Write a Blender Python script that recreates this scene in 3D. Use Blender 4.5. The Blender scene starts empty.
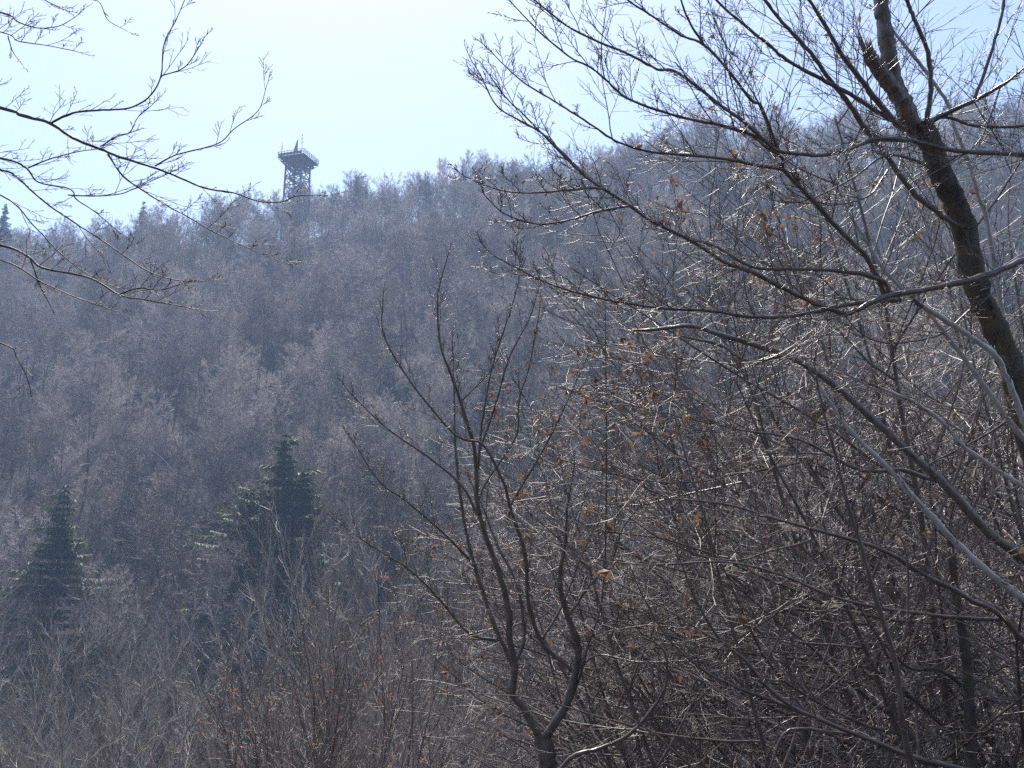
import bpy, math, random
import numpy as np
from mathutils import Vector

# ------------------------------------------------------------------ camera, sky, sun, exposure
SC = bpy.context.scene
COL = SC.collection
RAD = math.radians
PITCH = RAD(12.0)
F = 1000.0                                   # focal length in pixels of a 1024 wide frame
CAM = (0.0, 0.0, 1.6)
cd = bpy.data.cameras.new('camera'); cam = bpy.data.objects.new('camera', cd); COL.objects.link(cam)
cam.location = CAM; cam.rotation_euler = (math.pi / 2 + PITCH, 0, 0)
cd.sensor_width = 36.0; cd.lens = 36.0 * F / 1024.0; cd.clip_start = 0.1; cd.clip_end = 4000
SC.camera = cam

SUN_AZ, SUN_EL = RAD(-14), RAD(60)
W = bpy.data.worlds.new('World'); SC.world = W; W.use_nodes = True
wn = W.node_tree.nodes; wl = W.node_tree.links
bg = wn['Background']
sky = wn.new('ShaderNodeTexSky'); sky.sky_type = 'NISHITA'; sky.sun_disc = False
sky.sun_elevation = SUN_EL; sky.sun_rotation = SUN_AZ
sky.air_density = 0.9; sky.dust_density = 1.6; sky.ozone_density = 0.6; sky.altitude = 500
wl.new(sky.outputs[0], bg.inputs[0]); bg.inputs[1].default_value = 0.15
sd = bpy.data.lights.new('sun', 'SUN'); sun = bpy.data.objects.new('sun', sd); COL.objects.link(sun)
sd.energy = 5.0; sd.angle = RAD(0.5); sd.color = (1.0, 0.93, 0.83)
SV = Vector((math.sin(SUN_AZ) * math.cos(SUN_EL), math.cos(SUN_AZ) * math.cos(SUN_EL), math.sin(SUN_EL)))
sun.rotation_euler = SV.to_track_quat('Z', 'Y').to_euler(); sun.location = (0, 0, 60)
SC.view_settings.view_transform = 'Standard'; SC.view_settings.look = 'None'
SC.view_settings.exposure = 0.82; SC.view_settings.gamma = 1.0
SC.render.engine = 'CYCLES'
cy = SC.cycles
cy.use_denoising = False; cy.denoiser = 'OPENIMAGEDENOISE'; cy.denoising_input_passes = 'RGB_ALBEDO_NORMAL'
cy.max_bounces = 4; cy.diffuse_bounces = 2; cy.glossy_bounces = 1; cy.transmission_bounces = 2
cy.volume_bounces = 0; cy.transparent_max_bounces = 4
cy.caustics_reflective = False; cy.caustics_refractive = False
cy.sample_clamp_indirect = 3.0
SC.render.film_transparent = False

# ------------------------------------------------------------------ small helpers
R = random.Random(7)
SP, CP = math.sin(PITCH), math.cos(PITCH)

def at(px, py, d):
    """the point of the place seen at a pixel of the frame, d metres in front of the lens"""
    u = (px - 512) / F * d; v = (384 - py) / F * d
    return (CAM[0] + u, CAM[1] + CP * d - SP * v, CAM[2] + SP * d + CP * v)

def tag(o, label=None, cat=None, group=None, kind=None):
    if label: o['label'] = label
    if cat: o['category'] = cat
    if group: o['group'] = group
    if kind: o['kind'] = kind
    return o

def empty(name, loc, label, cat, group=None, rz=0.0):
    o = bpy.data.objects.new(name, None); COL.objects.link(o)
    o.location = loc; o.rotation_euler = (0, 0, rz); o.empty_display_size = 0.3
    return tag(o, label, cat, group)

def mesh_from(name, V, Q, mat, smooth=True):
    """V (n,3), Q list of (m,k) int arrays"""
    me = bpy.data.meshes.new(name)
    V = np.asarray(V, np.float32)
    me.vertices.add(len(V)); me.vertices.foreach_set('co', V.ravel())
    Q = [np.asarray(q, np.int32) for q in Q if len(q)]
    nl = sum(q.size for q in Q); npoly = sum(len(q) for q in Q)
    me.loops.add(nl); me.polygons.add(npoly)
    me.loops.foreach_set('vertex_index', np.concatenate([q.ravel() for q in Q]))
    tot = np.concatenate([np.full(len(q), q.shape[1], np.int32) for q in Q])
    st = np.concatenate([[0], np.cumsum(tot)[:-1]]).astype(np.int32)
    me.polygons.foreach_set('loop_start', st)
    me.polygons.foreach_set('use_smooth', np.full(npoly, smooth))
    me.update(calc_edges=True)
    me.materials.append(mat)
    return me

def link(name, me, parent=None):
    o = bpy.data.objects.new(name, me); COL.objects.link(o)
    if parent is not None:
        o.parent = parent
    return o

def tubes(polys, sides=3, rough=0.0, seed=1):
    """polylines [(points, radii)] -> verts and quads of tapered tubes"""
    rng = np.random.default_rng(seed)
    by = {}
    for pts, rs in polys:
        by.setdefault(len(pts), []).append((pts, rs))
    VV, QQ, base = [], [], 0
    for n, lst in by.items():
        P = np.array([a for a, _ in lst], np.float64); r = np.array([b for _, b in lst], np.float64)
        m = len(P)
        T = np.empty_like(P)
        T[:, 1:-1] = P[:, 2:] - P[:, :-2]; T[:, 0] = P[:, 1] - P[:, 0]; T[:, -1] = P[:, -1] - P[:, -2]
        T /= np.linalg.norm(T, axis=2, keepdims=True) + 1e-9
        A = P[:, -1] - P[:, 0]; A /= np.linalg.norm(A, axis=1, keepdims=True) + 1e-9
        k = np.argmin(np.abs(A), axis=1); ref = np.eye(3)[k][:, None, :]
        N = np.cross(T, ref); N /= np.linalg.norm(N, axis=2, keepdims=True) + 1e-9
        B = np.cross(T, N)
        ang = np.arange(sides) * 2 * math.pi / sides
        rr = r[:, :, None] * np.ones(sides)
        if rough:
            rr = rr * (1 + rough * rng.normal(0, 1, rr.shape))
        V = P[:, :, None, :] + rr[..., None] * (np.cos(ang)[:, None] * N[:, :, None, :] + np.sin(ang)[:, None] * B[:, :, None, :])
        VV.append(V.reshape(-1, 3))
        i = np.arange(m)[:, None, None] * n * sides + np.arange(n - 1)[None, :, None] * sides
        j = np.arange(sides)[None, None, :]; j2 = (j + 1) % sides
        q = np.stack([i + j, i + j2, i + sides + j2, i + sides + j], axis=-1).reshape(-1, 4) + base
        QQ.append(q)
        base += m * n * sides
    return np.concatenate(VV), np.concatenate(QQ)

def tube_obj(name, polys, mat, parent=None, sides=3, rough=0.0, origin=None):
    V, Q = tubes(polys, sides, rough)
    if origin is not None:
        V = V - np.array(origin)
    return link(name, mesh_from(name, V, [Q], mat), parent)

def tubes_mixed(groups):
    VV, QQ, b = [], [], 0
    for polys, sides in groups:
        if not polys: continue
        v, q = tubes(polys, sides); VV.append(v); QQ.append(q + b); b += len(v)
    return np.concatenate(VV), np.concatenate(QQ)

def vnorm(x, y, z):
    l = math.sqrt(x * x + y * y + z * z) + 1e-9
    return x / l, y / l, z / l

def side_dir(d, ang, az):
    """a direction at angle ang from d, turned az about it"""
    x, y, z = d
    if abs(z) < 0.9: ux, uy, uz = vnorm(y, -x, 0)
    else: ux, uy, uz = vnorm(0, z, -y)
    wx, wy, wz = y * uz - z * uy, z * ux - x * uz, x * uy - y * ux
    c, s = math.cos(ang), math.sin(ang); ca, sa = math.cos(az) * s, math.sin(az) * s
    return (x * c + ux * ca + wx * sa, y * c + uy * ca + wy * sa, z * c + uz * ca + wz * sa)

def grow(out, p, d, L, r, lev, S, rnd=R):
    """a wandering tapered shoot and its side shoots, level by level"""
    sp = S[lev]; n = sp['n']; st = L / n; w = sp['w']; up = sp['up']; pull = sp.get('pull', (0, 0, 0))
    pts = [p]; rs = [r]; ds = [d]; rt = max(r * sp.get('tip', 0.35), sp.get('rmin', 0.001) * 0.6)
    g = rnd.gauss
    for i in range(n):
        d = vnorm(d[0] + g(0, w) + pull[0], d[1] + g(0, w) + pull[1], d[2] + g(0, w) + up + pull[2])
        p = (p[0] + d[0] * st, p[1] + d[1] * st, p[2] + d[2] * st)
        pts.append(p); ds.append(d); rs.append(r + (rt - r) * (i + 1) / n)
    out[lev].append((pts, rs))
    if lev + 1 >= len(S): return
    nx = S[lev + 1]; kids = sp['kids']
    k = int(kids * rnd.uniform(0.75, 1.25) + 0.5); az = rnd.uniform(0, 6.28); s0 = sp.get('start', 0.2)
    flat = sp.get('flat', 0.0)
    for j in range(k):
        f = s0 + (1 - s0) * (j + rnd.random()) / k
        t = f * n; i = min(int(t), n - 1); t -= i
        a, b = pts[i], pts[i + 1]
        q = (a[0] + (b[0] - a[0]) * t, a[1] + (b[1] - a[1]) * t, a[2] + (b[2] - a[2]) * t)
        rl = rs[i] + (rs[i + 1] - rs[i]) * t
        az += 2.4 + g(0, 0.5)
        if flat and rnd.random() < flat: a_ = rnd.choice((0, math.pi)) + g(0, 0.35)
        else: a_ = az
        e = side_dir(ds[i], RAD(sp['ang']) * rnd.uniform(0.7, 1.3), a_)
        ln = L * sp['ratio'] * (1 - sp.get('drop', 0.55) * (f - s0) / (1 - s0 + 1e-6)) * rnd.uniform(0.6, 1.25)
        grow(out, q, e, ln, max(min(rl * sp.get('rr', 0.55), rl * 0.9), nx.get('rmin', 0.001)), lev + 1, S, rnd)

def spline(pts, per=4):
    """Catmull-Rom through points of any dimension"""
    P = np.array(pts, float)
    P = np.vstack([2 * P[0] - P[1], P, 2 * P[-1] - P[-2]])
    out = []
    for i in range(1, len(P) - 2):
        a, b, c, d = P[i - 1:i + 3]
        for k in range(per):
            t = k / per
            out.append(0.5 * (2 * b + (c - a) * t + (2 * a - 5 * b + 4 * c - d) * t * t + (3 * b - a - 3 * c + d) * t ** 3))
    out.append(P[-2])
    return np.array(out)

# ------------------------------------------------------------------ materials
def new_mat(name):
    m = bpy.data.materials.new(name); m.use_nodes = True
    return m, m.node_tree.nodes, m.node_tree.links, m.node_tree.nodes['Principled BSDF']

def bark(name, c1, c2, scale=6.0, rough=0.6, spec=0.3, bump=0.0, moss=None, moss_at=0.55, vary=0.0, stretch=0.35):
    m, n, l, b = new_mat(name)
    tc = n.new('ShaderNodeTexCoord'); mp = n.new('ShaderNodeMapping'); mp.inputs['Scale'].default_value = (1, 1, stretch)
    nz = n.new('ShaderNodeTexNoise'); nz.inputs['Scale'].default_value = scale; nz.inputs['Detail'].default_value = 4
    nz.inputs['Roughness'].default_value = 0.65
    l.new(tc.outputs['Object'], mp.inputs[0]); l.new(mp.outputs[0], nz.inputs['Vector'])
    rp = n.new('ShaderNodeValToRGB'); rp.color_ramp.elements[0].position = 0.35; rp.color_ramp.elements[1].position = 0.68
    rp.color_ramp.elements[0].color = (*c1, 1); rp.color_ramp.elements[1].color = (*c2, 1)
    l.new(nz.outputs['Fac'], rp.inputs[0]); last = rp.outputs[0]
    if moss:
        n2 = n.new('ShaderNodeTexNoise'); n2.inputs['Scale'].default_value = scale * 0.45; n2.inputs['Detail'].default_value = 5
        l.new(tc.outputs['Object'], n2.inputs['Vector'])
        r2 = n.new('ShaderNodeValToRGB'); r2.color_ramp.elements[0].position = moss_at; r2.color_ramp.elements[1].position = moss_at + 0.1
        l.new(n2.outputs['Fac'], r2.inputs[0])
        mx = n.new('ShaderNodeMix'); mx.data_type = 'RGBA'; mx.inputs[7].default_value = (*moss, 1)
        l.new(r2.outputs[0], mx.inputs[0]); l.new(last, mx.inputs[6]); last = mx.outputs[2]
    if vary:
        oi = n.new('ShaderNodeObjectInfo'); mr = n.new('ShaderNodeMapRange')
        mr.inputs[3].default_value = 1 - vary; mr.inputs[4].default_value = 1 + vary
        l.new(oi.outputs['Random'], mr.inputs[0])
        hs = n.new('ShaderNodeHueSaturation'); l.new(mr.outputs[0], hs.inputs['Value']); l.new(last, hs.inputs['Color'])
        last = hs.outputs[0]
    l.new(last, b.inputs['Base Color'])
    b.inputs['Roughness'].default_value = rough; b.inputs['Specular IOR Level'].default_value = spec
    if bump:
        bp = n.new('ShaderNodeBump'); bp.inputs['Strength'].default_value = bump; bp.inputs['Distance'].default_value = 0.02
        l.new(nz.outputs['Fac'], bp.inputs['Height']); l.new(bp.outputs[0], b.inputs['Normal'])
    return m

def leaf_mat(name, c1, c2):
    m, n, l, b = new_mat(name)
    tc = n.new('ShaderNodeTexCoord'); nz = n.new('ShaderNodeTexNoise'); nz.inputs['Scale'].default_value = 5
    rp = n.new('ShaderNodeValToRGB'); rp.color_ramp.elements[0].position = 0.35; rp.color_ramp.elements[1].position = 0.65
    rp.color_ramp.elements[0].color = (*c1, 1); rp.color_ramp.elements[1].color = (*c2, 1)
    l.new(tc.outputs['Object'], nz.inputs['Vector']); l.new(nz.outputs['Fac'], rp.inputs[0])
    tr = n.new('ShaderNodeBsdfTranslucent'); mix = n.new('ShaderNodeMixShader'); mix.inputs[0].default_value = 0.45
    l.new(rp.outputs[0], b.inputs['Base Color']); l.new(rp.outputs[0], tr.inputs['Color'])
    l.new(b.outputs[0], mix.inputs[1]); l.new(tr.outputs[0], mix.inputs[2])
    b.inputs['Roughness'].default_value = 0.6
    l.new(mix.outputs[0], n['Material Output'].inputs['Surface'])
    return m

M_HILL = bark('hill_bark', (0.08, 0.068, 0.06), (0.15, 0.13, 0.115), 3.0, 0.65, 0.2, vary=0.4)
M_HILL_TWIG = bark('hill_twig', (0.23, 0.19, 0.17), (0.38, 0.325, 0.29), 0.6, 0.6, 0.3, vary=0.6, stretch=1)
M_DARK = bark('dark_bark', (0.05, 0.04, 0.035), (0.09, 0.075, 0.065), 3.0, 0.7, 0.2)
M_BEECH = bark('grey_beech_bark', (0.055, 0.04, 0.028), (0.20, 0.155, 0.115), 9.0, 0.34, 0.9, bump=0.6, moss=(0.12, 0.10, 0.05), moss_at=0.58, stretch=0.6)
M_TWIG = bark('twig_bark', (0.075, 0.05, 0.034), (0.17, 0.12, 0.083), 2.0, 0.38, 0.65, stretch=1)
M_SUNLIT_TWIG = bark('sunlit_twig_bark', (0.24, 0.20, 0.165), (0.48, 0.42, 0.36), 1.2, 0.42, 0.55, stretch=1)  # white sun glare on thin twigs, put into the base colour
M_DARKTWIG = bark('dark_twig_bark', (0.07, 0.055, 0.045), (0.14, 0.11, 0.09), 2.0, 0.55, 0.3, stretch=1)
M_PALE_SUNLIT = bark('pale_sunlit_bark', (0.30, 0.265, 0.22), (0.50, 0.46, 0.40), 7.0, 0.32, 0.8, bump=0.2, stretch=0.5)  # whiteness of the sunlit slanting stems is put into this colour
M_MOSSY = bark('mossy_bark', (0.045, 0.034, 0.026), (0.13, 0.10, 0.075), 14.0, 0.7, 0.3, bump=1.0, moss=(0.11, 0.085, 0.036), moss_at=0.5)
M_LIMB = bark('limb_bark', (0.055, 0.037, 0.025), (0.16, 0.112, 0.075), 8.0, 0.34, 0.9, bump=0.4, moss=(0.10, 0.09, 0.05), moss_at=0.66, stretch=0.6)
M_WOOD = bark('splintered_wood', (0.20, 0.13, 0.08), (0.36, 0.25, 0.16), 18.0, 0.7, 0.2, bump=0.5)
M_MOSS = leaf_mat('moss', (0.12, 0.09, 0.035), (0.22, 0.165, 0.075))
M_LEAF = leaf_mat('withered_leaf', (0.16, 0.08, 0.045), (0.27, 0.17, 0.10))
M_RUST = leaf_mat('rust_leaf', (0.34, 0.09, 0.03), (0.45, 0.17, 0.06))
M_NEEDLE = leaf_mat('spruce_needles', (0.04, 0.075, 0.012), (0.095, 0.14, 0.028))
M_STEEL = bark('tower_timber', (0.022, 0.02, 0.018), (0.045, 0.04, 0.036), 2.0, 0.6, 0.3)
M_RAIL = bark('tower_railing', (0.16, 0.16, 0.165), (0.26, 0.26, 0.265), 2.0, 0.5, 0.4)

def flat(name, c, rough=0.6):
    m, n, l, b = new_mat(name)
    tc = n.new('ShaderNodeTexCoord'); nz = n.new('ShaderNodeTexNoise'); nz.inputs['Scale'].default_value = 3
    hs = n.new('ShaderNodeHueSaturation'); hs.inputs['Color'].default_value = (*c, 1)
    mr = n.new('ShaderNodeMapRange'); mr.inputs[3].default_value = 0.8; mr.inputs[4].default_value = 1.2
    l.new(tc.outputs['Object'], nz.inputs['Vector']); l.new(nz.outputs['Fac'], mr.inputs[0]); l.new(mr.outputs[0], hs.inputs['Value'])
    l.new(hs.outputs[0], b.inputs['Base Color']); b.inputs['Roughness'].default_value = rough
    return m
M_RED = flat('flag_red', (0.40, 0.07, 0.09)); M_WHITE = flat('flag_white', (0.75, 0.75, 0.75))
M_METAL = flat('pole_metal', (0.35, 0.36, 0.38), 0.4)

def ground_mat():
    m, n, l, b = new_mat('leaf_litter')
    tc = n.new('ShaderNodeTexCoord')
    a = n.new('ShaderNodeTexNoise'); a.inputs['Scale'].default_value = 0.09; a.inputs['Detail'].default_value = 6
    c = n.new('ShaderNodeTexNoise'); c.inputs['Scale'].default_value = 2.2; c.inputs['Detail'].default_value = 8
    for t in (a, c): l.new(tc.outputs['Object'], t.inputs['Vector'])
    r1 = n.new('ShaderNodeValToRGB'); r1.color_ramp.elements[0].position = 0.35; r1.color_ramp.elements[1].position = 0.65
    r1.color_ramp.elements[0].color = (0.022, 0.018, 0.016, 1); r1.color_ramp.elements[1].color = (0.045, 0.036, 0.03, 1)
    r2 = n.new('ShaderNodeValToRGB'); r2.color_ramp.elements[0].position = 0.3; r2.color_ramp.elements[1].position = 0.75
    r2.color_ramp.elements[0].color = (0.55, 0.55, 0.55, 1); r2.color_ramp.elements[1].color = (1.25, 1.2, 1.15, 1)
    l.new(a.outputs['Fac'], r1.inputs[0]); l.new(c.outputs['Fac'], r2.inputs[0])
    mx = n.new('ShaderNodeMix'); mx.data_type = 'RGBA'; mx.blend_type = 'MULTIPLY'; mx.inputs[0].default_value = 1
    l.new(r1.outputs[0], mx.inputs[6]); l.new(r2.outputs[0], mx.inputs[7]); l.new(mx.outputs[2], b.inputs['Base Color'])
    bp = n.new('ShaderNodeBump'); bp.inputs['Strength'].default_value = 0.6; bp.inputs['Distance'].default_value = 0.15
    l.new(c.outputs['Fac'], bp.inputs['Height']); l.new(bp.outputs[0], b.inputs['Normal'])
    b.inputs['Roughness'].default_value = 0.9
    return m

# ------------------------------------------------------------------ terrain: a glen in front, the wooded hill beyond
CREST = [(-200, 262, 345), (0, 258, 342), (100, 257, 340), (170, 258, 336), (230, 246, 332), (300, 233, 325), (400, 219, 317), (500, 213, 308),
         (560, 207, 292), (640, 194, 272), (720, 186, 262), (800, 179, 256), (900, 165, 252), (1024, 148, 250), (1250, 142, 250)]
_T, _Z, _Y = [], [], []
for px, py, d in CREST:
    q = at(px, py, d); _T.append(q[0] / q[1]); _Z.append(q[2]); _Y.append(q[1])

def wob(x, y):
    return (3.4 * np.sin(x * 0.045 + 0.8 * np.sin(y * 0.021)) + 2.2 * np.sin(x * 0.083 + y * 0.03 + 1.3)
            + 1.2 * np.sin(y * 0.07 - x * 0.02 + 0.4) + 0.8 * np.sin(x * 0.21 + 1.0) * np.sin(y * 0.17) + 0.7 * np.sin(x * 0.13 + 2.0) + 0.5 * np.sin(x * 0.37))

def height(x, y):
    x = np.asarray(x, float); y = np.asarray(y, float)
    t = x / np.maximum(y, 30.0)
    yc = np.interp(t, _T, _Y); zc = np.interp(t, _T, _Z)
    near = np.interp(y, [-160, -40, -4, 3, 20, 45, 75, 97], [38, 12, 0.6, -0.4, -5.5, -13.0, -22.5, -25.0])
    s = np.clip((y - 97) / (yc - 97), 0, 1)
    ss = s + 0.05 * np.sin(s * math.pi) * (1 - 0.4 * s)          # a slightly bulging slope
    up = -25.0 + (zc + 25.0) * ss
    over = np.maximum(y - yc, 0)
    far = zc - 0.10 * over - 0.0016 * over ** 2
    far = np.maximum(far, zc - 70)
    h = np.where(y < 97, near, np.where(y < yc, up, far))
    k = np.clip((y - 40) / 60, 0, 1) * np.clip(1 - np.abs(y - yc) / 500, 0.3, 1) * np.clip(np.abs(y - yc) / 40, 0.5, 1)
    return h + wob(x, y) * k + 0.25 * np.sin(x * 0.7) * np.sin(y * 0.6)

def hz(x, y): return float(height(x, y))

xs = np.unique(np.concatenate([np.linspace(-430, 430, 173), np.linspace(-30, 30, 41)]))
ys = np.unique(np.concatenate([np.linspace(-150, 620, 155), np.linspace(-5, 60, 45)]))
GX, GY = np.meshgrid(xs, ys)
GZ = height(GX, GY)
nx, ny = len(xs), len(ys)
idx = np.arange(nx * ny).reshape(ny, nx)
quad = np.stack([idx[:-1, :-1], idx[:-1, 1:], idx[1:, 1:], idx[1:, :-1]], -1).reshape(-1, 4)
ground = link('ground', mesh_from('ground', np.stack([GX, GY, GZ], -1).reshape(-1, 3), [quad], ground_mat()))
tag(ground, 'leaf covered ground falling into the glen and climbing the wooded hill', 'ground', kind='structure')
ZTOP = 0.0

# ------------------------------------------------------------------ the wooded hill
def hill_spec():
    return [dict(n=7, w=0.09, up=0.05, kids=10, start=0.16, ang=44, ratio=0.46, drop=0.45, rr=0.5, tip=0.2, rmin=0.03),
            dict(n=4, w=0.12, up=0.07, kids=9, start=0.2, ang=42, ratio=0.46, drop=0.4, rr=0.5, tip=0.35, rmin=0.02),
            dict(n=3, w=0.13, up=0.08, kids=8, start=0.1, ang=40, ratio=0.52, drop=0.35, rr=0.5, tip=0.5, rmin=0.015),
            dict(n=2, w=0.13, up=0.08, kids=0, ang=30, ratio=0.4, tip=0.7, rmin=0.0118)]

def make_hill_tree(seed, h, spread=1.0, fork=0.3, limbs=8, mat_t=M_HILL, mat_c=M_HILL_TWIG):
    """a short bole that breaks into limbs fanning out to a rounded twiggy crown"""
    rnd = random.Random(seed)
    S = hill_spec(); out = [[], [], [], []]
    r0 = h * 0.009; bole = []
    d = vnorm(rnd.gauss(0, 0.05), rnd.gauss(0, 0.05), 1); p = (0, 0, -0.5); bole.append(p)
    hb = h * fork
    top = h * min(0.72, fork + 0.32)
    for k in range(6):
        d = vnorm(d[0] + rnd.gauss(0, .05), d[1] + rnd.gauss(0, .05), d[2])
        p = tuple(p[c] + d[c] * (top + .5) / 6 for c in range(3)); bole.append(p)
    br = [r0 * (1 - 0.11 * k) for k in range(7)]
    out[0].append((bole, br))
    a = rnd.uniform(0, 6.28)
    for k in range(limbs):
        f = k / (limbs - 1); z = hb + (top - hb) * f
        t = (z + .5) / (top + .5) * 6; i = min(int(t), 5); t -= i
        q = tuple(bole[i][c] + (bole[i + 1][c] - bole[i][c]) * t for c in range(3))
        a += 2.4 + rnd.gauss(0, .3)
        ang = RAD((62 - 50 * f) * spread * rnd.uniform(.8, 1.2))
        e = (math.sin(ang) * math.cos(a), math.sin(ang) * math.sin(a), math.cos(ang))
        L = (h - z) * (1.0 if f > .5 else 0.72) * rnd.uniform(.82, 1.05) * (0.8 + .2 * spread)
        grow(out, q, vnorm(*e), L, br[i] * 0.55, 0, S, rnd)
    V, Q = tubes(out[0], 5); mt = mesh_from('trunk', V, [Q], mat_t)
    V, Q = tubes_mixed([(out[1], 4), (out[2] + out[3], 3)]); mc = mesh_from('crown', V, [Q], mat_c)
    return mt, mc

KINDS = [make_hill_tree(11, 13), make_hill_tree(12, 15, 0.8, .4), make_hill_tree(13, 12, 1.1, .25), make_hill_tree(14, 15, 0.9, .35, 9),
         make_hill_tree(15, 12.5, 1.0, .2, 9), make_hill_tree(16, 14, 1.05, .3), make_hill_tree(17, 11.5, 0.95, .22), make_hill_tree(18, 4.5, 1.1, .1, 9)]
BRUSH = 7
# darker copies of the hill trees: slope-foot shade put into their bark colour
M_HILL_SHADED = bark('shaded_hill_bark', (0.06, 0.05, 0.043), (0.11, 0.095, 0.08), 3.0, 0.65, 0.2, vary=0.3)
M_HILL_TWIG_SHADED = bark('shaded_hill_twig', (0.085, 0.066, 0.054), (0.16, 0.128, 0.105), 0.6, 0.5, 0.45, vary=0.5, stretch=1)
SHADED_KINDS = []
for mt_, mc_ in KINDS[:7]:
    a, b = mt_.copy(), mc_.copy(); a.materials[0] = M_HILL_SHADED; b.materials[0] = M_HILL_TWIG_SHADED; SHADED_KINDS.append((a, b))

def put_tree(kind, x, y, label, group, s=1.0, rz=0.0, meshes=None, tilt=(0, 0), name='bare_tree'):
    mt, mc = meshes or KINDS[kind]
    e = empty(name, (x, y, hz(x, y)), label, 'tree', group, rz)
    e.rotation_euler = (tilt[0], tilt[1], rz); e.scale = (s, s, s)
    t = link('trunk', mt, e); c = link('crown', mc, e)
    return e, t, c

def screen(x, y, z):
    dx, dy, dz = x - CAM[0], y - CAM[1], z - CAM[2]
    d = dy * CP + dz * SP; v = -dy * SP + dz * CP
    return 512 + F * dx / d, 384 - F * v / d, d

# tower position
tq = at(295, 230, 326.0); TX, TY = tq[0], tq[1]; TZ = hz(TX, TY)

spots = []
G = 5.2
yy = 74.0
rs_ = random.Random(21)
while yy < 392:
    half = 0.60 * yy + 14
    xx = -half
    while xx < half:
        x = xx + rs_.uniform(-0.48, 0.48) * G; y = yy + rs_.uniform(-0.48, 0.48) * G
        t = x / y; yc = float(np.interp(t, _T, _Y))
        keep = y < yc + 26 and rs_.random() < 0.93
        if (x - TX) ** 2 + (y - TY) ** 2 < 36: keep = False
        px, py, d = screen(x, y, hz(x, y) + 6)
        if 150 < px < 192 and y > yc - 16: keep = False           # the gap in the skyline
        if px < 300 and y > yc - 14 and rs_.random() < 0.45: keep = False
        for (sx, sy_, rr) in ((62, 118, 4.5), (275, 120, 5.0)):
            if abs(px - sx) < 58 and y < sy_ + 7 and rs_.random() < 0.96: keep = False
        if keep: spots.append((x, y, yc, px, py, d))
        xx += G
    yy += G

crest = [s for s in spots if s[1] > s[2] - 9 and s[1] < s[2] + 12 and -10 < s[3] < 800]
crest_ids = {id(s) for s in sorted(crest, key=lambda s: s[5])[:70]}
slope = sorted([s for s in spots if id(s) not in crest_ids and -40 < s[3] < 1064], key=lambda s: s[5])
slope_ids = {id(s) for s in slope[:212]}

def crest_label(px):
    if px < 150: return 'thin bare tree on the skyline beyond the hanging branches', 'skyline trees beyond the hanging branches'
    if px < 275: return 'thin bare tree on the skyline between the skyline gap and the tower', 'skyline trees beside the tower'
    if px < 345: return 'bare tree on the ridge crowding round the foot of the lookout tower', 'trees round the foot of the tower'
    if px < 520: return 'bare tree on the middle ridge against the white sky', 'trees along the middle ridge'
    return 'bare tree on the higher brown ridge beyond the spreading branches', 'trees along the higher ridge'

def slope_label(px, py, d):
    if px < 110: return 'grey bare tree on the lower slope around the smaller spruce', 'bare trees around the smaller spruce'
    if px < 215: return 'grey bare tree on the lower slope between the two spruces', 'bare trees between the two spruces'
    if px < 360: return 'grey bare tree on the lower slope around the broad spruce', 'bare trees around the broad spruce'
    if px < 600: return 'grey bare tree on the slope beyond the forked tree', 'bare trees beyond the forked tree'
    return 'grey bare tree on the slope glimpsed through the twiggy thicket', 'bare trees beyond the thicket'

cloud, crot, cscale, ckind = [], [], [], []
for s in spots:
    x, y, yc, px, py, d = s
    k = rs_.randrange(BRUSH); sc = rs_.uniform(0.85, 1.5); rz = rs_.uniform(0, 6.28)
    if px < 280 and y > yc - 30: sc *= 0.82
    if y > yc - 25 and 330 < px < 600: sc *= 1.0
    if id(s) in crest_ids:
        lb, g = crest_label(px); put_tree(k, x, y, lb, g, sc, rz, tilt=(rs_.gauss(0, .04), rs_.gauss(0, .04)))
    elif id(s) in slope_ids:
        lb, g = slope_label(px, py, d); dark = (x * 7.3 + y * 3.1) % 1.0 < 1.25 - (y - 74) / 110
        if dark: lb = lb.replace('grey', 'dark'); g = 'dark ' + g  # these carry the shade of the lower slope in their colour
        put_tree(k, x, y, lb, g, sc, rz, meshes=SHADED_KINDS[k] if dark else None, tilt=(rs_.gauss(0, .05), rs_.gauss(0, .05)))
    else:
        cloud.append((x, y, hz(x, y))); crot.append((rs_.gauss(0, .05), rs_.gauss(0, .05), rz)); cscale.append(sc); ckind.append(k)

# undergrowth between the trunks, part of the same mass
first = True
rg = random.Random(88)
for s in spots:
    if s[1] < 112 or (s[3] < 300 and s[1] > s[2] - 24): continue
    for _ in range(2):
        if rg.random() < 0.55: continue
        x, y = s[0] + rg.uniform(-2.6, 2.6), s[1] + rg.uniform(-2.6, 2.6)
        if first and 420 < s[3] < 430:
            first = False
            put_tree(BRUSH, x, y, 'low bare bush on the slope straight beyond the forked tree', None, 1.0, 0.0, name='bare_bush')[0]['category'] = 'bush'
        else:
            cloud.append((x, y, hz(x, y))); crot.append((0, 0, rg.uniform(0, 6.28))); cscale.append(rg.uniform(.6, 1.1)); ckind.append(BRUSH)

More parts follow.
